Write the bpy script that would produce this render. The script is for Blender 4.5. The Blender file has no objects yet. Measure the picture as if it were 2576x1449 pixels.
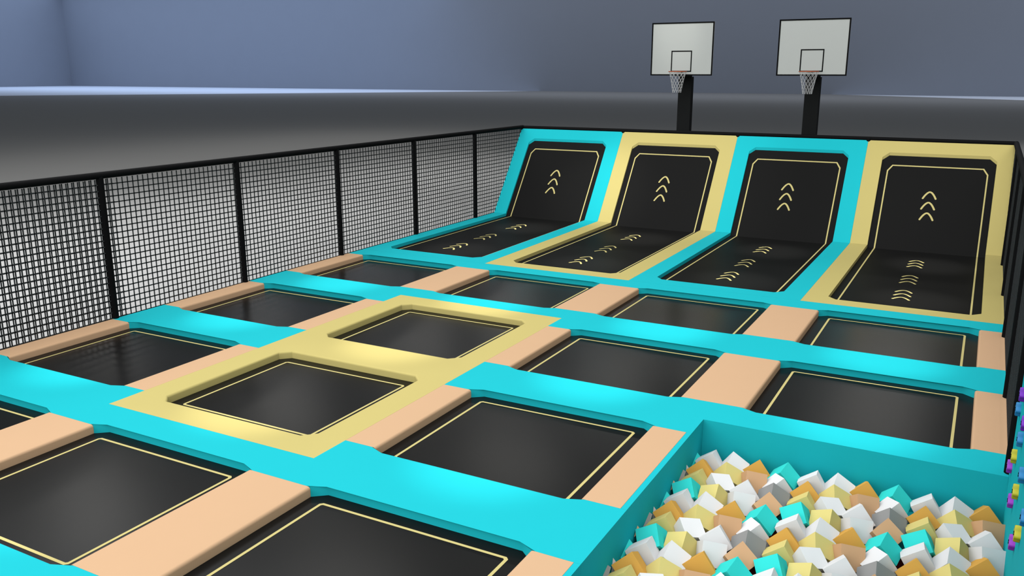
import bpy, bmesh, math
from mathutils import Vector, Matrix

# ------------------------------------------------------------------ measures
# built in "bay" units (one trampoline bay is 1 wide); U turns them into metres
U = 2.125
Q = 0.9411            # bay depth
T = 0.0325            # thickness of the padding above the mats
HB, H, E_, CH = 0.1260, 0.1272, 0.1608, 0.1665   # octagon opening: side, far edge, wing, chamfer
RIM = 0.0190
XR = 3.983            # inner face of the right side
L1, DY, DZ = 1.8806, 0.5261, 0.7102
SL = math.hypot(DY, DZ)
CT, ST = DY / SL, DZ / SL
ZF = -0.45            # hall floor below the top of the padding
ZM = -0.0365          # underside of mats = top of the deck
ZP = -0.190           # bottom of the foam pit
PITY = -2 * Q - 0.0194

sc = bpy.context.scene
COL = sc.collection

# ------------------------------------------------------------------ materials
def s2l(c):
    c = c / 255.0
    return c / 12.92 if c <= 0.04045 else ((c + 0.055) / 1.055) ** 2.4

def mat(name, rgb, rough=0.6, spec=0.3, metal=0.0, noise=0.0, nscale=6.0, bump=0.0, bscale=300.0, lin=False):
    m = bpy.data.materials.new(name)
    m.use_nodes = True
    nt = m.node_tree
    b = nt.nodes['Principled BSDF']
    col = tuple(rgb) if lin else tuple(s2l(c) for c in rgb)
    b.inputs['Roughness'].default_value = rough
    b.inputs['Specular IOR Level'].default_value = spec
    b.inputs['Metallic'].default_value = metal
    tc = nt.nodes.new('ShaderNodeTexCoord')
    nz = nt.nodes.new('ShaderNodeTexNoise')
    nz.inputs['Scale'].default_value = nscale
    nz.inputs['Detail'].default_value = 4.0
    nt.links.new(tc.outputs['Object'], nz.inputs['Vector'])
    rp = nt.nodes.new('ShaderNodeValToRGB')
    k = noise
    rp.color_ramp.elements[0].color = (col[0] * (1 - k), col[1] * (1 - k), col[2] * (1 - k), 1)
    rp.color_ramp.elements[1].color = (min(1, col[0] * (1 + k)), min(1, col[1] * (1 + k)), min(1, col[2] * (1 + k)), 1)
    nt.links.new(nz.outputs['Fac'], rp.inputs['Fac'])
    nt.links.new(rp.outputs['Color'], b.inputs['Base Color'])
    if bump > 0:
        n2 = nt.nodes.new('ShaderNodeTexNoise')
        n2.inputs['Scale'].default_value = bscale
        nt.links.new(tc.outputs['Object'], n2.inputs['Vector'])
        bp = nt.nodes.new('ShaderNodeBump')
        bp.inputs['Strength'].default_value = bump
        bp.inputs['Distance'].default_value = 0.002
        nt.links.new(n2.outputs['Fac'], bp.inputs['Height'])
        nt.links.new(bp.outputs['Normal'], b.inputs['Normal'])
    return m

M = {
    'cyan':   mat('turquoise_vinyl', (0.0085, 0.300, 0.336), 0.7, 0.02, noise=0.01, lin=True),
    'yellow': mat('pale_yellow_vinyl', (0.340, 0.287, 0.104), 0.7, 0.02, noise=0.01, lin=True),
    'peach':  mat('peach_vinyl', (0.378, 0.243, 0.143), 0.7, 0.02, noise=0.01, lin=True),
    'mat':    mat('black_mat_weave', (0.0044, 0.0044, 0.0042), 0.25, 0.06, noise=0.02, lin=True),
    'rampmat': mat('ramp_mat_weave', (0.0062, 0.0062, 0.0060), 0.55, 0.02, noise=0.02, lin=True),
    'line':   mat('pale_yellow_print', (0.3486, 0.3003, 0.1218), 0.7, 0.03, noise=0.01, lin=True),
    'post':   mat('black_foam_sleeve', (0.0030, 0.0030, 0.0032), 0.7, 0.04, noise=0.05, lin=True),
    'net':    mat('charcoal_netting', (0.021, 0.0231, 0.0238), 0.7, 0.04, noise=0.05, lin=True),
    'hoopsteel': mat('dark_post_steel', (0.00609, 0.00651, 0.00651), 0.7, 0.04, noise=0.05, lin=True),
    'board':  mat('white_board_acrylic', (0.285, 0.295, 0.278), 0.45, 0.4, noise=0.01, lin=True),
    'black':  mat('black_trim', (0.0022, 0.0022, 0.0022), 0.7, 0.04, noise=0.05, lin=True),
    'rim':    mat('orange_steel', (0.2604, 0.0441, 0.00756), 0.5, 0.3, noise=0.03, lin=True),
    'cord':   mat('white_net_cord', (0.336, 0.336, 0.336), 0.7, 0.2, noise=0.03, lin=True),
    'floor':  mat('grey_hall_floor', (0.275, 0.273, 0.268), 0.85, 0.02, noise=0.015, nscale=0.6, lin=True),
    'ground': mat('pale_blue_ground', (0.806, 0.858, 0.95), 0.8, 0.1, noise=0.01, nscale=0.3, lin=True),
    'wall':   mat('blue_grey_wall', (0.3, 0.3225, 0.3675), 0.85, 0.1, noise=0.02, nscale=0.25, bump=0.15, bscale=4.0, lin=True),
    'deck':   mat('deck_board', (0.021, 0.021, 0.021), 0.8, 0.1, noise=0.1, lin=True),
    'redmat': mat('dark_red_base', (0.0462, 0.00336, 0.0042), 0.7, 0.04, noise=0.05, lin=True),
    'c_white':  mat('white_foam', (0.470, 0.470, 0.470), 0.8, 0.03, noise=0.01, lin=True),
    'c_gray':   mat('grey_foam', (0.1811, 0.1811, 0.1759), 0.8, 0.03, noise=0.01, lin=True),
    'c_teal':   mat('teal_foam', (0.025, 0.425, 0.395), 0.8, 0.03, noise=0.01, lin=True),
    'c_yellow': mat('yellow_foam', (0.4358, 0.3728, 0.1339), 0.8, 0.03, noise=0.01, lin=True),
    'c_orange': mat('orange_foam', (0.440, 0.240, 0.050), 0.8, 0.03, noise=0.01, lin=True),
    'c_peach':  mat('peach_foam', (0.4042, 0.2415, 0.1313), 0.8, 0.03, noise=0.01, lin=True),
    'h_magenta': mat('magenta_resin', (0.21, 0.0189, 0.3276), 0.45, 0.3, noise=0.02, lin=True),
    'h_purple':  mat('violet_resin', (0.1176, 0.0042, 0.3276), 0.45, 0.3, noise=0.02, lin=True),
    'h_yellow':  mat('yellow_resin', (0.3528, 0.3192, 0.0084), 0.45, 0.3, noise=0.02, lin=True),
    'h_blue':    mat('blue_resin', (0.0042, 0.1428, 0.336), 0.45, 0.3, noise=0.02, lin=True),
}

# ------------------------------------------------------------------ helpers
def finish(name, bm, m, parent=None, origin=(0, 0, 0), smooth=False):
    """link a bmesh built in bay units as one mesh object whose origin is at ORIGIN (bay units)"""
    bm.normal_update()
    o = Vector(origin)
    for v in bm.verts:
        v.co = (v.co - o) * U
    me = bpy.data.meshes.new(name)
    bm.to_mesh(me)
    bm.free()
    if smooth:
        for p in me.polygons:
            p.use_smooth = True
    me.materials.append(M[m] if isinstance(m, str) else m)
    ob = bpy.data.objects.new(name, me)
    COL.objects.link(ob)
    if parent is None:
        ob.location = o * U
    else:
        ob.parent = parent
        ob.location = o * U - parent.location      # parents are never rotated when parts are built
    return ob

def tag(ob, label, cat, group=None):
    ob['label'] = label
    ob['category'] = cat
    if group:
        ob['group'] = group
    return ob

def thing(name, loc, label, cat, group=None):
    o = bpy.data.objects.new(name, None)
    o.empty_display_size = 0.2
    COL.objects.link(o)
    o.location = Vector(loc) * U
    return tag(o, label, cat, group)

def struct(name, bm, m):
    o = finish(name, bm, m)
    o['kind'] = 'structure'
    return o

def box(bm, x0, x1, y0, y1, z0, z1):
    v = [bm.verts.new(p) for p in ((x0, y0, z0), (x1, y0, z0), (x1, y1, z0), (x0, y1, z0),
                                   (x0, y0, z1), (x1, y0, z1), (x1, y1, z1), (x0, y1, z1))]
    for f in ((0, 3, 2, 1), (4, 5, 6, 7), (0, 1, 5, 4), (1, 2, 6, 5), (2, 3, 7, 6), (3, 0, 4, 7)):
        bm.faces.new([v[i] for i in f])

def tube(bm, pts, r, seg=16, closed=False, cap=True):
    pts = [Vector(p) for p in pts]
    n = len(pts)
    rings = []
    up = Vector((0, 0, 1))
    for i, p in enumerate(pts):
        if closed:
            d = (pts[(i + 1) % n] - pts[i - 1]).normalized()
        elif i == 0:
            d = (pts[1] - p).normalized()
        elif i == n - 1:
            d = (p - pts[-2]).normalized()
        else:
            d = ((pts[i + 1] - p).normalized() + (p - pts[i - 1]).normalized()).normalized()
        a = d.cross(up)
        if a.length < 1e-4:
            a = Vector((1, 0, 0))
        a.normalize()
        b = a.cross(d)
        rings.append([bm.verts.new(p + (a * math.cos(t) + b * math.sin(t)) * r)
                      for t in (2 * math.pi * k / seg for k in range(seg))])
    m = n if closed else n - 1
    for i in range(m):
        A, B = rings[i], rings[(i + 1) % n]
        for k in range(seg):
            bm.faces.new((A[k], A[(k + 1) % seg], B[(k + 1) % seg], B[k]))
    if cap and not closed:
        bm.faces.new(rings[0])
        bm.faces.new(list(reversed(rings[-1])))
    bmesh.ops.recalc_face_normals(bm, faces=bm.faces[:])

def pad_mesh(poly, bev, z0=-T, z1=0.0, r=0.0095, seg=5):
    """padding slab from a CCW outline; edges of the outline listed in BEV (index of their first point) get a rounded top edge"""
    bm = bmesh.new()
    top = [bm.verts.new((x, y, z1)) for x, y in poly]
    bot = [bm.verts.new((x, y, z0)) for x, y in poly]
    n = len(poly)
    bm.faces.new(top)
    bm.faces.new(list(reversed(bot)))
    for i in range(n):
        j = (i + 1) % n
        bm.faces.new((bot[i], bot[j], top[j], top[i]))
    bm.edges.ensure_lookup_table()
    es = []
    for i in bev:
        j = (i + 1) % n
        for e in top[i].link_edges:
            if e.other_vert(top[i]) is top[j]:
                es.append(e)
    if es:
        bmesh.ops.bevel(bm, geom=es, offset=r, offset_type='OFFSET', segments=seg, profile=0.5, affect='EDGES', clamp_overlap=True)
    bmesh.ops.recalc_face_normals(bm, faces=bm.faces[:])
    return bm

def smooth_by_angle(ob, deg=40):
    me = ob.data
    for p in me.polygons:
        p.use_smooth = True
    bm = bmesh.new()
    bm.from_mesh(me)
    for e in bm.edges:
        if len(e.link_faces) == 2:
            e.smooth = e.calc_face_angle(0) < math.radians(deg)
    bm.to_mesh(me)
    bm.free()
    return ob

# ------------------------------------------------------------------ the hall
YB, XL, HW = 67.0, -97.7, 16.0
bm = bmesh.new(); box(bm, XL, 100, YB, YB + 0.4, ZF - 0.05, HW); struct('wall_back', bm, 'wall')
bm = bmesh.new(); box(bm, XL - 0.4, XL, -60, YB + 0.4, ZF - 0.05, HW); struct('wall_left', bm, 'wall')
bm = bmesh.new(); box(bm, XL, 100, -60, YB, ZF - 0.30, ZF - 0.02); struct('ground', bm, 'ground')
# grey sports floor: a square slab turned off the hall's axes, its far corner cut off by the back wall
C0 = Vector((-22.7, 78.5)); A0 = Vector((-0.6355, -0.7721)); B0 = Vector((0.802, -0.597))
def on_wall(P, d):
    t = (YB - P.y) / d.y
    return P + d * t
p1 = on_wall(C0, A0); p2 = C0 + A0 * 100; p3 = C0 + A0 * 100 + B0 * 115; p4 = C0 + B0 * 115; p5 = on_wall(C0, B0)
bm = pad_mesh([tuple(p) for p in (p1, p2, p3, p4, p5)], [], z0=ZF - 0.02, z1=ZF)
struct('floor', bm, 'floor')

# ------------------------------------------------------------------ raised deck that carries the court
bm = bmesh.new()
box(bm, 0.0, 4.0, PITY + 0.0094, L1, ZF, ZM)
box(bm, 0.0, 3.0100, -5 * Q, PITY + 0.0094, ZF, ZM)
box(bm, 3.0100, 4.0, -5 * Q, PITY + 0.0094, ZF, ZP)
v = []
for x in (0.0, 4.0):
    v.append([bm.verts.new((x, y, z)) for y, z in ((L1, ZF), (2.395, ZF), (2.395, ZM + (2.395 - L1) * ST / CT), (L1, ZM))])
n_ = 4
bm.faces.new(v[0]); bm.faces.new(list(reversed(v[1])))
for i in range(n_):
    j = (i + 1) % n_
    bm.faces.new((v[0][i], v[0][j], v[1][j], v[1][i]))
bmesh.ops.recalc_face_normals(bm, faces=bm.faces[:])
struct('platform', bm, 'deck')

# ------------------------------------------------------------------ turquoise padding strips
ROWS = ['row of trampolines nearest the wall ramps', 'second row of trampolines from the ramps',
        'third row of trampolines from the ramps', 'front row of trampolines']
COLS = ['beside the left fence', 'second from the left fence', 'third from the left fence', 'beside the right fence']
EPS = 0.0004

def strip(r, cells, up, low, xend):
    """outline of one strip centred on y = r; UP and LOW give per bay 'open' (octagon edge of a mat) or a flat offset"""
    def side(cells, kinds, s):
        pts, bev = [], []
        for i, k in zip(cells, kinds):
            x0 = float(i); x1 = min(i + 1.0, XR - 0.0003)
            if k == 'open':
                xe = i + 1 - HB
                b0 = len(pts)
                pts += [(x0, r + s * E_), (i + HB, r + s * E_), (i + CH, r + s * H), (i + 1 - CH, r + s * H), (xe, r + s * E_), (x1, r + s * E_)]
                bev += [b0 + 1, b0 + 2, b0 + 3]
            else:
                pts += [(x0, r + s * k), (x1, r + s * k)]
        return pts, bev
    lo, lb = side(cells, low, -1)
    hi, hb = side(cells, up, 1)
    if xend is not None:
        lo[-1] = (xend, lo[-1][1]); hi[-1] = (xend, hi[-1][1])
    poly, flags = [], []
    for i, p in enumerate(lo):
        poly.append(p); flags.append(i in lb)
    for i in range(len(hi) - 1, -1, -1):
        poly.append(hi[i]); flags.append((i - 1) in hb)
    # drop doubles
    out, fl = [], []
    for p, f in zip(poly, flags):
        if out and (Vector(p) - Vector(out[-1])).length < 1e-6:
            fl[-1] = f
            continue
        out.append(p); fl.append(f)
    return pad_mesh(out, [i for i, f in enumerate(fl) if f])

GS = 'turquoise padding strips between the trampoline rows'
def add_strip(label, *a):
    o = finish('padding_strip', strip(*a), 'cyan', origin=(2, a[0], 0))
    smooth_by_angle(o)
    return tag(o, label, 'padding', GS)
add_strip('turquoise padding strip running along the foot of the four wall ramps', 0.0, [0, 1, 2, 3], [-EPS] * 4, ['open'] * 4, None)
add_strip('turquoise padding strip touching the far edge of the yellow padded double bay', -Q, [0, 1, 2, 3], ['open'] * 4, ['open', -EPS, 'open', 'open'], None)
add_strip('short turquoise padding strip between left fence and the yellow padded double bay', -2 * Q, [0], ['open'], ['open'], 1.0 - EPS)
# strip that ends above the pit: its near side follows the pit edge in the last bay
def pit_strip():
    r = -2 * Q
    x1 = XR - 0.0003
    poly = [(2 + EPS, r - E_), (2 + HB, r - E_), (2 + CH, r - H), (3 - CH, r - H), (3 - HB, r - E_), (3 + RIM, r - E_), (3 + RIM, PITY), (x1, PITY),
            (x1, r + E_), (4 - HB, r + E_), (4 - CH, r + H), (3 + CH, r + H), (3 + HB, r + E_), (3 - HB, r + E_), (3 - CH, r + H), (2 + CH, r + H), (2 + HB, r + E_), (2 + EPS, r + E_)]
    return pad_mesh(poly, [1, 2, 3, 9, 10, 11, 13, 14, 15])
o = finish('padding_strip', pit_strip(), 'cyan', origin=(3, -2 * Q, 0)); smooth_by_angle(o)
tag(o, 'turquoise padding strip between the yellow double bay and right fence, over the foam pit edge', 'padding', GS)
add_strip('broad turquoise padding strip along the near edge of the yellow bay to the foam pit', -3 * Q, [0, 1, 2], ['open', -EPS, 'open'], ['open'] * 3, 3 + RIM)
add_strip('turquoise padding strip at the near edge of the front row of trampolines', -4 * Q, [0, 1, 2], ['open'] * 3, [0.127] * 3, 3 + RIM)

# ------------------------------------------------------------------ peach divider pads
GP = 'peach divider pads between neighbouring trampolines'
def divider(x0, x1, row, round_l, round_r, label):
    y1 = -row * Q - E_ - EPS
    y0 = -(row + 1) * Q + E_ + EPS
    poly = [(x0, y0), (x1, y0), (x1, y1), (x0, y1)]
    bev = ([1] if round_r else []) + ([3] if round_l else [])
    o = finish('divider_pad', pad_mesh(poly, bev), 'peach', origin=((x0 + x1) / 2, (y0 + y1) / 2, -T))
    smooth_by_angle(o)
    tag(o, label, 'pad', GP)
RN = ['row nearest the ramps', 'second row from the ramps', 'third row from the ramps', 'front row']
for r in range(4):
    divider(0.0, HB, r, False, True, 'narrow peach pad against the left fence in the %s' % RN[r])
    if r in (1, 2):
        divider(1 - HB, 1 - EPS, r, True, False, 'half-width peach pad left of the yellow frame, %s' % RN[r])
        divider(2 + EPS, 2 + HB, r, False, True, 'half-width peach pad right of the yellow frame, %s' % RN[r])
    else:
        divider(1 - HB, 1 + HB, r, True, True, 'peach pad between first and second mats from left, %s' % RN[r])
        divider(2 - HB, 2 + HB, r, True, True, 'peach pad between second and third mats from left, %s' % RN[r])
    if r in (0, 1):
        divider(3 - HB, 3 + HB, r, True, True, 'peach pad between third and fourth mats from left, %s' % RN[r])
        divider(4 - HB, XR - 0.0003, r, True, False, 'narrow peach pad against the right fence in the %s' % RN[r])
    else:
        divider(3 - HB, 3 - EPS, r, True, False, 'peach pad along the left side of the foam pit, %s' % RN[r])

# ------------------------------------------------------------------ pale yellow padding around the middle double bay
def octo(i, ytop, ybot):
    """octagon opening of one bay, CCW"""
    x0, x1 = i + HB, i + 1 - HB
    y1, y0 = ytop - 0.126, ybot + 0.126
    c = 0.040
    return [(x0 + c, y0), (x1 - c, y0), (x1, y0 + c), (x1, y1 - c), (x1 - c, y1), (x0 + c, y1), (x0, y1 - c), (x0, y0 + c)]
def yellow_frame():
    bm = bmesh.new()
    rings = []
    for z in (0.0, -T):
        out = [bm.verts.new((x, y, z)) for x, y in ((1, -3 * Q), (2, -3 * Q), (2, -2 * Q), (2, -Q), (1, -Q), (1, -2 * Q))]
        h1 = [bm.verts.new((x, y, z)) for x, y in octo(1, -2 * Q, -3 * Q)]
        h2 = [bm.verts.new((x, y, z)) for x, y in octo(1, -Q, -2 * Q)]
        rings.append((out, h1, h2))
        def f(*v):
            bm.faces.new(v if z == 0.0 else tuple(reversed(v)))
        o = out
        # near opening
        f(o[0], o[1], h1[1], h1[0]); f(o[1], h1[2], h1[1]); f(o[1], o[2], h1[3], h1[2]); f(o[2], h1[4], h1[3])
        f(o[2], o[5], h1[5], h1[4]); f(o[5], h1[6], h1[5]); f(o[5], o[0], h1[7], h1[6]); f(o[0], h1[0], h1[7])
        # far opening
        f(o[5], o[2], h2[1], h2[0]); f(o[2], h2[2], h2[1]); f(o[2], o[3], h2[3], h2[2]); f(o[3], h2[4], h2[3])
        f(o[3], o[4], h2[5], h2[4]); f(o[4], h2[6], h2[5]); f(o[4], o[5], h2[7], h2[6]); f(o[5], h2[0], h2[7])
    (ot, at, bt), (ob_, ab, bb) = rings
    for i in range(6):
        j = (i + 1) % 6
        bm.faces.new((ob_[i], ob_[j], ot[j], ot[i]))
    es = []
    for t_, b_ in ((at, ab), (bt, bb)):
        for i in range(8):
            j = (i + 1) % 8
            bm.faces.new((b_[j], b_[i], t_[i], t_[j]))
            for e in t_[i].link_edges:
                if e.other_vert(t_[i]) is t_[j]:
                    es.append(e)
    bmesh.ops.bevel(bm, geom=es, offset=0.0095, offset_type='OFFSET', segments=5, profile=0.5, affect='EDGES', clamp_overlap=True)
    bmesh.ops.recalc_face_normals(bm, faces=bm.faces[:])
    return bm
o = finish('surround_padding', yellow_frame(), 'yellow', origin=(1.5, -2 * Q, -T)); smooth_by_angle(o, 30)
tag(o, 'pale yellow padding framing two trampolines in the middle of the court', 'padding')

# ------------------------------------------------------------------ flat trampoline mats
def ring_band(bm, outer, inner, fz):
    n = len(outer)
    a = [bm.verts.new(fz(*p)) for p in outer]
    b = [bm.verts.new(fz(*p)) for p in inner]
    for i in range(n):
        j = (i + 1) % n
        bm.faces.new((a[i], a[j], b[j], b[i]))

def rect_oct(x0, x1, y0, y1, c):
    return [(x0 + c, y0), (x1 - c, y0), (x1, y0 + c), (x1, y1 - c), (x1 - c, y1), (x0 + c, y1), (x0, y1 - c), (x0, y0 + c)]

def flat_mat(i, r, label, group):
    ya, yb = -(r + 1) * Q, -r * Q
    bm = bmesh.new()
    box(bm, i + EPS, min(i + 1 - EPS, XR - 0.0003), ya + EPS, yb - EPS, ZM, -T)
    o = finish('trampoline_mat', bm, 'mat', origin=(i + 0.5, (ya + yb) / 2, ZM))
    tag(o, label, 'trampoline', group)
    bm = bmesh.new()
    w = 0.0098
    x0, x1, y0, y1 = i + 0.179, i + 0.8205, ya + 0.1815, yb - 0.1745
    z = -T + 0.0006
    ring_band(bm, rect_oct(x0, x1, y0, y1, 0.009), rect_oct(x0 + w, x1 - w, y0 + w, y1 - w, 0.0045), lambda x, y: (x, y, z))
    finish('border_line', bm, 'line', parent=o, origin=(i + 0.5, (ya + yb) / 2, z))
GM = 'flat black trampoline mats of the court'
for r in range(4):
    for i in range(4 if r < 2 else 3):
        if r == 1 and i == 1:
            lab = 'black trampoline mat in the far opening of the yellow padding frame'
        elif r == 2 and i == 1:
            lab = 'black trampoline mat in the near opening of the yellow padding frame'
        else:
            lab = 'black trampoline mat in the %s, %s' % (RN[r], COLS[i])
            if r >= 2 and i == 2:
                lab = 'black trampoline mat left of the foam pit in the %s' % RN[r]
        flat_mat(i, r, lab, GM)

# ------------------------------------------------------------------ wall ramp trampolines
DR = 0.0225
def ramp(x, l, dz=0.0):
    if l <= L1:
        return (x, l, -dz)
    w = l - L1
    return (x, L1 + w * CT, w * ST - dz)

def ramp_frame(i):
    bm = bmesh.new()
    xa, xb = i + EPS, (i + 1 - EPS if i < 3 else XR - 0.001)
    la, lb, lt = EPS, L1, L1 + SL
    ox0, ox1 = i + 0.1205, i + 0.8795
    ln, lf = 0.120, L1 + 0.784
    c, cy1, cy2 = 0.0455, 0.0505, 0.0425
    out = [(xa, la), (xb, la), (xb, lb), (xb, lt), (xa, lt), (xa, lb)]
    hole = [(ox0 + c, ln), (ox1 - c, ln), (ox1, ln + cy1), (ox1, lb), (ox1, lf - cy2), (ox1 - c, lf), (ox0 + c, lf), (ox0, lf - cy2), (ox0, lb), (ox0, ln + cy1)]
    lay = []
    dzo = 0.0360
    for top in (True, False):
        O = [bm.verts.new(ramp(x, l, 0.0 if top else dzo)) for x, l in out]
        Hh = [bm.verts.new(ramp(x, l, 0.0 if top else dzo)) for x, l in hole]
        lay.append((O, Hh))
        fs = [(O[0], O[1], Hh[1], Hh[0]), (O[1], Hh[2], Hh[1]), (O[1], O[2], Hh[3], Hh[2]), (O[2], O[3], Hh[4], Hh[3]), (O[3], Hh[5], Hh[4]),
              (O[3], O[4], Hh[6], Hh[5]), (O[4], Hh[7], Hh[6]), (O[4], O[5], Hh[8], Hh[7]), (O[5], O[0], Hh[9], Hh[8]), (O[0], Hh[0], Hh[9])]
        for f in fs:
            bm.faces.new(f if top else tuple(reversed(f)))
    (Ot, Ht), (Ob, Hb) = lay
    for i_ in range(6):
        j = (i_ + 1) % 6
        bm.faces.new((Ob[i_], Ob[j], Ot[j], Ot[i_]))
    for i_ in range(10):
        j = (i_ + 1) % 10
        bm.faces.new((Hb[j], Hb[i_], Ht[i_], Ht[j]))
    bmesh.ops.recalc_face_normals(bm, faces=bm.faces[:])
    return bm

def ramp_mat(i):
    bm = bmesh.new()
    x0, x1 = i + 0.121, i + 0.879
    ls = [0.1205, L1, L1 + 0.7835]
    a = []
    for d in (DR, DR + 0.012):
        a.append([[bm.verts.new(ramp(x, l, d)) for x in (x0, x1)] for l in ls])
    for k in range(2):
        t, b = a
        bm.faces.new((t[k][0], t[k][1], t[k + 1][1], t[k + 1][0]))
        bm.faces.new((b[k][1], b[k][0], b[k + 1][0], b[k + 1][1]))
        bm.faces.new((t[k][0], t[k + 1][0], b[k + 1][0], b[k][0]))
        bm.faces.new((t[k][1], b[k][1], b[k + 1][1], t[k + 1][1]))
    bm.faces.new((a[0][0][0], a[1][0][0], a[1][0][1], a[0][0][1]))
    bm.faces.new((a[0][2][0], a[0][2][1], a[1][2][1], a[1][2][0]))
    bmesh.ops.recalc_face_normals(bm, faces=bm.faces[:])
    return bm

def ramp_line(i):
    bm = bmesh.new()
    w = 0.0095
    x0, x1, l0, l1 = i + 0.1645, i + 0.8355, 0.170, L1 + 0.703
    cx, cl = 0.0315, 0.049
    d = DR - 0.0010
    outer = [(x0 + 0.01, l0), (x1 - 0.01, l0), (x1, l0 + 0.01), (x1, L1), (x1, l1 - cl), (x1 - cx, l1), (x0 + cx, l1), (x0, l1 - cl), (x0, L1), (x0, l0 + 0.01)]
    k = w * 0.42
    x0 += w; x1 -= w; l0 += w; l1 -= w
    inner = [(x0 + 0.006, l0), (x1 - 0.006, l0), (x1, l0 + 0.006), (x1, L1), (x1, l1 - cl + k), (x1 - cx + k, l1), (x0 + cx - k, l1), (x0, l1 - cl + k), (x0, L1), (x0, l0 + 0.006)]
    ring_band(bm, outer, inner, lambda x, l: ramp(x, l, d))
    return bm

def chevron(xc, l0, hw=0.0425, hh=0.0545, sw=0.0064):
    """parabolic arrow stroke with round ends, lying on the ramp mat; l0 is the level of its ends"""
    pts = []
    N = 18
    for k in range(N + 1):
        s = 2 * k / N - 1
        pts.append(Vector((xc + hw * s, l0 + hh * (1 - abs(s) ** 1.75))))
    bm = bmesh.new()
    d = DR - 0.0012
    L, R_ = [], []
    for k, p in enumerate(pts):
        t = (pts[min(k + 1, N)] - pts[max(k - 1, 0)]).normalized()
        n = Vector((-t.y, t.x))
        L.append(p + n * sw); R_.append(p - n * sw)
    # round caps
    def capp(c, t0):
        return [c + Vector((math.cos(t0 + a), math.sin(t0 + a))) * sw for a in (math.pi * q / 6 for q in range(1, 6))]
    t = (pts[1] - pts[0]).normalized(); n = Vector((-t.y, t.x))
    capA = capp(pts[0], math.atan2(n.y, n.x))
    t = (pts[N] - pts[N - 1]).normalized(); n = Vector((-t.y, t.x))
    capB = capp(pts[N], math.atan2(-n.y, -n.x))
    Lv = [bm.verts.new(ramp(p.x, p.y, d)) for p in L]
    Rv = [bm.verts.new(ramp(p.x, p.y, d)) for p in R_]
    for k in range(N):
        bm.faces.new((Rv[k], Rv[k + 1], Lv[k + 1], Lv[k]))
    A = [bm.verts.new(ramp(p.x, p.y, d)) for p in capA]
    bm.faces.new([Rv[0], Lv[0]] + A)
    B = [bm.verts.new(ramp(p.x, p.y, d)) for p in capB]
    bm.faces.new([Lv[N], Rv[N]] + B)
    bmesh.ops.recalc_face_normals(bm, faces=bm.faces[:])
    return bm

RL = ['wall ramp trampoline with turquoise frame beside the left fence',
      'wall ramp trampoline with yellow frame, between the two turquoise framed ramps',
      'wall ramp trampoline with turquoise frame, between the two yellow framed ramps',
      'wall ramp trampoline with yellow frame beside the right fence']
for i in range(4):
    t = thing('wall_trampoline', (i + 0.5, 0, ZM), RL[i], 'trampoline', 'wall ramp trampolines at the far end')
    finish('padding_surround', ramp_frame(i), 'cyan' if i % 2 == 0 else 'yellow', t, origin=(i + 0.5, L1, 0))
    m = finish('mat', ramp_mat(i), 'rampmat', t, origin=(i + 0.5, L1, -DR))
    ln = finish('border_line', ramp_line(i), 'line', None, origin=(i + 0.5, L1, -DR))
    ln.parent = m; ln.location = (0, 0, 0)
    marks = [(i + 0.478, L1 + w) for w in (0.259, 0.346, 0.433)]
    for base in (0.379, 0.812, 1.317):
        marks += [(i + 0.4765, base + k * 0.0905) for k in range(3)]
    for xc, l0 in marks:
        org = Vector(ramp(xc, l0, DR))
        a = finish('arrow_mark', chevron(xc, l0), 'line', None, origin=org)
        a.parent = m; a.location = (org - Vector((i + 0.5, L1, -DR))) * U

# ------------------------------------------------------------------ fences of black posts, rail and netting
PR = 0.0172
ZR = 0.7215
CELL, NW = 0.0308, 0.0029
def net_panel(x, y0, y1, z0=0.001, z1=0.706, off=0.0):
    bm = bmesh.new()
    st = 0.894 / 29
    for q in range(int((y1 - y0) / st) + 2):
        y = y0 + q * st + off
        if y0 <= y <= y1 + 1e-6:
            box(bm, x - NW * 0.4, x + NW * 0.4, y - NW, y + NW, z0, z1)
    q = 0
    while z0 + q * CELL < z1 + 1e-6:
        z = z0 + q * CELL
        box(bm, x - NW * 0.4, x + NW * 0.4, y0, y1, z - NW, z + NW)
        q += 1
    return bm

def post_bm(x, y, z0=0.0, z1=ZR, r=PR):
    bm = bmesh.new()
    tube(bm, [(x, y, z0), (x, y, z1)], r, 20)
    return bm

PY = [2.447 - 0.894 * k for k in range(8)]
fl = thing('mesh_fence', (0, -0.9, 0), 'black posts with rail and netting along the left side of the court', 'fence')
bm = bmesh.new(); tube(bm, [(0, 2.425, ZR + 0.002), (0, PY[7], ZR + 0.004)], PR, 20)
smooth_by_angle(finish('top_rail', bm, 'post', fl, origin=(0, 0, ZR)))
for y in PY[1:]:
    smooth_by_angle(finish('post', post_bm(0, y), 'post', fl, origin=(0, y, 0)))
for k in range(7):
    finish('net_panel', net_panel(0.003, PY[k + 1], PY[k] if k else 2.425), 'net', fl, origin=(0.003, PY[k + 1], 0))
# the netting is doubled beside the two nearest bays
finish('net_panel', net_panel(-0.004, PY[7], PY[5] + 0.075, off=0.0140), 'net', fl, origin=(0, PY[7], 0))

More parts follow.
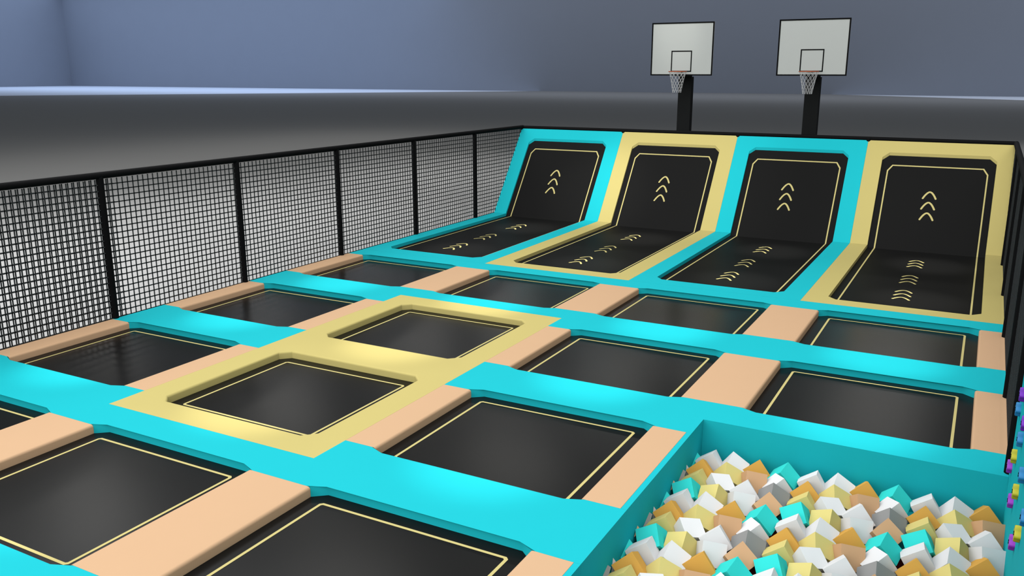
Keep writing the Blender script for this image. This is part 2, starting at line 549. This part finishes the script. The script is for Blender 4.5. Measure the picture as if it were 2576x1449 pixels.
XF = XR + 0.003
RY = [2.447 - 0.894 * k for k in range(5)] + [-1.868]
fr = thing('mesh_fence', (XF, 0.3, 0), 'black posts with rail and netting along the right side, ending at the foam pit', 'fence')
bm = bmesh.new(); tube(bm, [(XF, 2.425, ZR), (XF, -1.868, ZR)], PR, 20)
smooth_by_angle(finish('top_rail', bm, 'post', fr, origin=(XF, 0, ZR)))
for y in RY[1:]:
    smooth_by_angle(finish('post', post_bm(XF, y), 'post', fr, origin=(XF, y, 0)))
for k in range(5):
    finish('net_panel', net_panel(XF - 0.003, RY[k + 1], RY[k] if k else 2.425), 'net', fr, origin=(XF - 0.003, RY[k + 1], 0))

rr = thing('guard_rail', (2, 2.425, ZF), 'black rail on posts along the top of the wall ramps', 'rail')
bm = bmesh.new(); tube(bm, [(-0.006, 2.425, ZR - 0.001), (XF + 0.006, 2.425, ZR - 0.001)], 0.0160, 20)
smooth_by_angle(finish('top_rail', bm, 'post', rr, origin=(2, 2.425, ZR)))
for x in (0.0, 1.0, 2.0, 3.0, XF):
    smooth_by_angle(finish('post', post_bm(x, 2.419, ZF, ZR, 0.020), 'post', rr, origin=(x, 2.419, ZF)))

# ------------------------------------------------------------------ basketball hoops behind the ramps
def hoop(xb, xp, label):
    yb = 2.485
    t = thing('basketball_hoop', (xp, 2.635, ZF), label, 'basketball hoop', 'basketball hoops behind the wall ramps')
    bm = bmesh.new(); box(bm, xp - 0.056, xp + 0.056, 2.600, 2.668, ZF, 1.178)
    finish('post', bm, 'hoopsteel', t, origin=(xp, 2.635, ZF))
    bm = bmesh.new(); box(bm, xp - 0.052, xp + 0.052, yb + 0.0125, 2.600, 1.1815, 1.42)
    box(bm, xp - 0.056, xp + 0.052, 2.600, 2.630, 1.178, 1.42)
    finish('bracket', bm, 'hoopsteel', t, origin=(xp, 2.56, 1.18))
    hw, z0, z1 = 0.2655, 1.189, 1.6165
    bm = bmesh.new(); box(bm, xb - hw, xb + hw, yb, yb + 0.012, z0, z1)
    bd = finish('backboard', bm, 'board', t, origin=(xb, yb, z0))
    def border(x0, x1, za, zb, w, d):
        bm = bmesh.new()
        for q in ((x0, x1, za, za + w), (x0, x1, zb - w, zb), (x0, x0 + w, za + w, zb - w), (x1 - w, x1, za + w, zb - w)):
            box(bm, q[0], q[1], yb - d, yb + 0.0005, q[2], q[3])
        return bm
    fb = finish('border_trim', border(xb - hw - 0.001, xb + hw + 0.001, z0 - 0.001, z1 + 0.001, 0.0105, 0.003), 'black', None, origin=(xb, yb, z0))
    fb.parent = bd; fb.location = (0, 0, 0)
    sq = finish('target_square', border(xb - 0.0885, xb + 0.0885, 1.2185, 1.390, 0.0085, 0.002), 'black', None, origin=(xb, yb, z0))
    sq.parent = bd; sq.location = (0, 0, 0)
    # hoop ring
    rc, rrad = 2.400, 0.0735
    bm = bmesh.new()
    tube(bm, [(xb + rrad * math.cos(a), rc + rrad * math.sin(a), 1.2205) for a in (2 * math.pi * k / 40 for k in range(40))], 0.0035, 8, closed=True)
    box(bm, xb - 0.012, xb + 0.012, rc + rrad - 0.002, yb, 1.2165, 1.2245)
    rg = finish('rim', bm, 'rim', t, origin=(xb, rc, 1.2205))
    smooth_by_angle(rg)
    bm = bmesh.new()
    n, z_t, z_b = 12, 1.2175, 1.050
    for s in (1, -1):
        for k in range(n):
            a0 = 2 * math.pi * k / n
            pts = []
            for q in range(13):
                f = q / 12
                r = 0.0715 + (0.0345 - 0.0715) * (f ** 0.75)
                a = a0 + s * f * 1.9
                pts.append((xb + r * math.cos(a), rc + r * math.sin(a), z_t + (z_b - z_t) * f))
            tube(bm, pts, 0.0011, 5, cap=False)
    nt = finish('net', bm, 'cord', t, origin=(xb, rc, 1.05))
hoop(1.4685, 1.4715, 'basketball hoop behind the yellow framed ramp between the turquoise ramps')
hoop(2.5210, 2.5215, 'basketball hoop behind the turquoise framed ramp between the yellow ramps')

# ------------------------------------------------------------------ foam pit
YN = -5 * Q
pit = thing('foam_pit', (3.5, -2.9, ZP), 'sunken turquoise foam pit full of foam cubes beside the front rows', 'foam pit')
bm = bmesh.new(); box(bm, 3.0105, 3 + RIM, YN, PITY, ZP, -T)
finish('side_lining', bm, 'cyan', pit, origin=(3, -2.9, ZP))
bm = bmesh.new(); box(bm, 3.0105, XR, PITY, PITY + 0.009, ZP, -T)
finish('end_lining', bm, 'cyan', pit, origin=(3.5, PITY, ZP))
for (ya, yb_) in ((-3 * Q + E_ + EPS, -2 * Q - E_ - EPS), (-4 * Q + E_ + EPS, -3 * Q - E_ - EPS)):
    bm = bmesh.new(); box(bm, 3.0 + EPS, 3 + RIM, ya, yb_, -T, 0.0)
    finish('padded_edge', bm, 'cyan', pit, origin=(3.01, (ya + yb_) / 2, 0))
bm = bmesh.new(); box(bm, 3 + RIM, XR, -2.198, PITY, ZP, ZP + 0.004)
finish('bottom_padding', bm, 'cyan', pit, origin=(3.5, -2.05, ZP))
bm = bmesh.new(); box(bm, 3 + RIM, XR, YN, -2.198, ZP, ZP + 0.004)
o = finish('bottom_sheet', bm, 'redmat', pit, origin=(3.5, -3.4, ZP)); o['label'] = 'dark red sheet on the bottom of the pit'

# ------------------------------------------------------------------ climbing wall on the right of the pit with its holds
bm = bmesh.new(); box(bm, XR, XR + 0.05, YN, PITY + 0.012, ZP, 0.80)
o = finish('climbing_wall', bm, 'cyan', origin=(XR + 0.025, -3.2, ZP))
tag(o, 'turquoise climbing wall rising along the right side of the foam pit', 'climbing wall')

HT = 0.0135
def hold_meshes(color):
    bm = bmesh.new()
    N = 40
    out = []
    for k in range(N):
        a = 2 * math.pi * k / N
        r = 0.0178 + 0.0040 * math.cos(4 * a)
        out.append((r * math.cos(a), r * math.sin(a)))
    rings = []
    for x, s in ((0.0, 1.0), (-HT * 0.80, 1.0), (-HT, 0.93)):
        rings.append([bm.verts.new((x, p * s, q * s)) for p, q in out])
    for A, B in zip(rings, rings[1:]):
        for k in range(N):
            j = (k + 1) % N
            bm.faces.new((A[k], A[j], B[j], B[k]))
    bm.faces.new(rings[0]); bm.faces.new(list(reversed(rings[-1])))
    bmesh.ops.recalc_face_normals(bm, faces=bm.faces[:])
    return bm
def bolt_bm():
    bm = bmesh.new()
    for dz in (-0.0032, 0.0032):
        v = []
        for x in (-HT + 0.0004, -HT - 0.0014):
            v.append([bm.verts.new((x, 0.0026 * math.cos(a), dz + 0.0026 * math.sin(a))) for a in (math.pi * k / 3 for k in range(6))])
        bm.faces.new(v[0]); bm.faces.new(list(reversed(v[1])))
        for k in range(6):
            j = (k + 1) % 6
            bm.faces.new((v[0][k], v[0][j], v[1][j], v[1][k]))
    bmesh.ops.recalc_face_normals(bm, faces=bm.faces[:])
    return bm
protos = {}
HOLDS = [('magenta', -1.972, 0.064), ('magenta', -2.214, 0.062), ('magenta', -2.468, 0.064),
         ('yellow', -2.090, 0.145), ('yellow', -2.337, 0.145), ('yellow', -2.584, 0.146),
         ('blue', -1.973, 0.248), ('blue', -2.221, 0.248), ('blue', -2.455, 0.243), ('blue', -2.690, 0.240),
         ('purple', -2.050, 0.320), ('purple', -2.285, 0.318)]
ORD = ['farthest along the wall from the camera', 'second along the wall from the right fence', 'third along the wall from the right fence', 'fourth along the wall from the right fence']
seen = {}
for c, y, z in HOLDS:
    n = seen.get(c, 0); seen[c] = n + 1
    place = ['next to the end of the right fence', 'second from the right fence end', 'third from the right fence end', 'fourth from the right fence end'][n]
    word = {'magenta': 'magenta', 'yellow': 'yellow', 'blue': 'blue', 'purple': 'violet'}[c]
    row = {'magenta': 'lowest row', 'yellow': 'second row up', 'blue': 'third row up', 'purple': 'fourth row up'}[c]
    lab = '%s climbing hold in the %s, %s' % (word, row, place)
    if c not in protos:
        ob = finish('climbing_hold', hold_meshes(c), 'h_' + c)
        smooth_by_angle(ob, 50)
        bo = finish('bolt', bolt_bm(), 'black', None); bo.parent = ob
        bo['label'] = 'black bolt'
        protos[c] = (ob, bo)
    else:
        p0, b0 = protos[c]
        ob = p0.copy(); COL.objects.link(ob)
        bo = b0.copy(); COL.objects.link(bo); bo.parent = ob
    ob.location = Vector((XR, y, z)) * U
    tag(ob, lab, 'climbing hold', 'climbing holds on the turquoise wall')

# ------------------------------------------------------------------ foam cubes
CS, TX, TY = 0.0700, 0.3475, 0.3375
CUBES = {
    (0, 0): ('white', (3.0752, -1.9852, -0.1281), (-0.5959, -0.3158, 1.6629)),
    (0, 1): ('white', (3.1561, -1.9879, -0.1264), (-1.4336, -2.6681, 2.1154)),
    (0, 2): ('orange', (3.2343, -1.9672, -0.1347), (0.3097, 1.3640, -1.9903)),
    (0, 3): ('teal', (3.3273, -1.9820, -0.1280), (0.9584, 1.9506, -1.7433)),
    (1, 0): ('orange', (3.0705, -2.0731, -0.1283), (0.4492, 1.2618, -2.0442)),
    (1, 1): ('yellow', (3.1611, -2.0765, -0.1266), (-1.1552, -3.0809, 1.7899)),
    (1, 2): ('peach', (3.2452, -2.0729, -0.1255), (-1.7476, -2.9515, 0.8498)),
    (1, 3): ('white', (3.3251, -2.0749, -0.1275), (-0.5507, -0.5156, 2.1492)),
    (2, 0): ('yellow', (3.0760, -2.1546, -0.1294), (-0.6151, -0.3361, 1.6518)),
    (2, 1): ('white', (3.1543, -2.1555, -0.1273), (-1.2607, -3.6510, 1.3477)),
    (2, 2): ('white', (3.2389, -2.1612, -0.1244), (-0.4757, -2.1673, 3.1206)),
    (2, 3): ('gray', (3.3283, -2.1525, -0.1285), (-1.1435, -2.9690, 1.6902)),
    (3, 0): ('teal', (3.0732, -2.2431, -0.1265), (-0.1419, -3.3518, 1.4196)),
    (3, 1): ('yellow', (3.1584, -2.2421, -0.1273), (0.5980, 2.5079, -1.3314)),
    (3, 2): ('white', (3.2458, -2.2410, -0.1244), (-1.7415, -2.9603, 0.8193)),
    (3, 3): ('peach', (3.3247, -2.2289, -0.1274), (0.0451, 0.9268, -1.9113)),
}

ordn = ['first', 'second', 'third', 'fourth', 'fifth', 'sixth', 'seventh', 'eighth', 'ninth', 'tenth', 'eleventh', 'twelfth']
cube_protos = {}
for rr_ in range(12):
    for cc in range(12):
        a, c = divmod(cc - 1, 4)
        b, r = divmod(rr_, 4)
        colr, cen, rv = CUBES[(r, c)]
        p = Vector(cen) + Vector((a * TX, -b * TY, 0))
        vis_y = -2.86 + (p.x - 3.0) * 0.62 - 0.17
        if p.y < vis_y:
            continue
        if colr not in cube_protos:
            bm = bmesh.new(); h = CS / 2; box(bm, -h, h, -h, h, -h, h)
            ob = finish('foam_cube', bm, 'c_' + colr)
            cube_protos[colr] = ob
        else:
            ob = cube_protos[colr].copy(); COL.objects.link(ob)
        v = Vector(rv)
        ob.matrix_world = Matrix.Translation(p * U) @ Matrix.Rotation(v.length, 4, v.normalized())
        word = {'gray': 'grey'}.get(colr, colr)
        rowt = 'row against far pit wall' if rr_ == 0 else '%s row from far pit wall' % ordn[rr_]
        colt = 'touching left pit wall' if cc == 0 else '%s from left pit wall' % ordn[cc]
        tag(ob, '%s foam cube, %s, %s' % (word, rowt, colt), 'foam cube', 'foam cubes in the pit')

# ------------------------------------------------------------------ light
LAMP = 125.0
def aim(ob, target):
    d = Vector(target) - ob.location
    ob.rotation_euler = d.to_track_quat('-Z', 'Y').to_euler()
def area(name, loc, target, sx, sy, power, color=(1, 1, 1)):
    l = bpy.data.lights.new(name, 'AREA')
    l.shape = 'RECTANGLE'; l.size = sx * U; l.size_y = sy * U; l.energy = power; l.color = color
    o = bpy.data.objects.new(name, l); COL.objects.link(o)
    o.location = Vector(loc) * U
    aim(o, Vector(target) * U)
    return o
def spot(name, loc, target, power, size, radius=0.15, color=(1, 0.98, 0.94), blend=1.0):
    l = bpy.data.lights.new(name, 'SPOT')
    l.energy = power; l.spot_size = math.radians(size); l.spot_blend = blend; l.shadow_soft_size = radius; l.color = color
    o = bpy.data.objects.new(name, l); COL.objects.link(o)
    o.location = Vector(loc) * U
    aim(o, Vector(target) * U)
    return o
area('court_softbox', (0.8, -4.6, 4.6), (0.8, -4.6, 0), 13.4, 12.8, 7150, (0.985, 0.99, 1.0))
for r in range(4):
    for i in range(4 if r < 2 else 3):
        x, y = i + 0.52, [-0.86, -1.70, -2.58, -3.42][r]
        spot('bay_spot', (x, y + 0.1, 3.0), (x, y, 0), 1500, 12.5, 0.1)
for i in range(4):
    for y in (0.40, 1.42):
        spot('ramp_spot', (i + 0.55, y + 0.1, 3.0), (i + 0.55, y, 0), 2300, 12.5, 0.1)
    spot('ramp_wash', (i + 0.9, -0.9, 3.6), (i + 0.6, 2.15, 0.33), [900, 1500, 450, 900][i], 26, 0.3)
spot('board_spot', (1.25, 1.2, 3.2), (1.42, 2.485, 1.60), 420, 15, 0.1)
spot('ramp_spot', (1.1, 0.2, 3.4), (0.92, 2.05, 0.25), 1300, 17)

area('back_wash', (-71, 55.5, 11), (-71, 55.5, 0), 58, 21, 21500, (0.55, 0.70, 1.0))
area('back_wash', (4, 57.5, 11), (4, 57.5, 0), 96, 17, 16500, (0.76, 0.83, 0.98))
for y in (-2.5, 1.0, 4.5, 8.5):
    spot('aisle_spot', (-3.9, y, 5.0), (-3.9, y + 0.3, ZF), 2900, 80, 0.4, (1, 1, 1))
spot('aisle_spot', (6.6, 17.0, 5.0), (6.6, 17.0, ZF), 1800, 84, 0.4, (1, 1, 1))
area('front_fill', (0.5, -10.5, 2.6), (1.5, 0, 0.2), 12, 4.5, 2600, (0.97, 0.99, 1.0))  # unseen fill light added behind the camera to brighten faces turned towards it
# small dim area lights added out of view, mirrored as bright pools in the mats
ZL = 4.6
K_ = 1.217 / (1.217 + ZL)
for r in range(4):
    for i in range(4 if r < 2 else 3):
        mx, my = [0.72, 1.66, 2.60, 3.55][i], [-0.90, -1.72, -2.58, -3.38][r]
        c = Vector((3.808 + (mx - 3.808) / K_, -4.807 + (my + 4.807) / K_, ZL))
        area('mat_glint_panel', c, c - Vector((0, 0, 1)), 1.5, 0.6, LAMP, (1, 0.97, 0.92))

w = bpy.data.worlds.new('hall_air'); sc.world = w
w.use_nodes = True
bg = w.node_tree.nodes['Background']
bg.inputs['Color'].default_value = (0.86, 0.93, 1.0, 1)
bg.inputs['Strength'].default_value = 0.175

# ------------------------------------------------------------------ camera
cam = bpy.data.cameras.new('camera')
co = bpy.data.objects.new('camera', cam); COL.objects.link(co)
YAW, PITCH, F = 0.49681, -0.24363, 2186.40
cam.sensor_fit = 'HORIZONTAL'; cam.sensor_width = 36.0; cam.lens = 36.0 * F / 2576.0
cam.clip_start = 0.05; cam.clip_end = 2000
co.location = Vector((3.80805, -4.80696, 1.21710)) * U
co.rotation_euler = (math.pi / 2 + PITCH, 0, YAW)
sc.camera = co
vs = sc.view_settings
vs.view_transform = 'Standard'; vs.look = 'None'; vs.exposure = 0.0; vs.gamma = 1.0; vs.use_curve_mapping = False
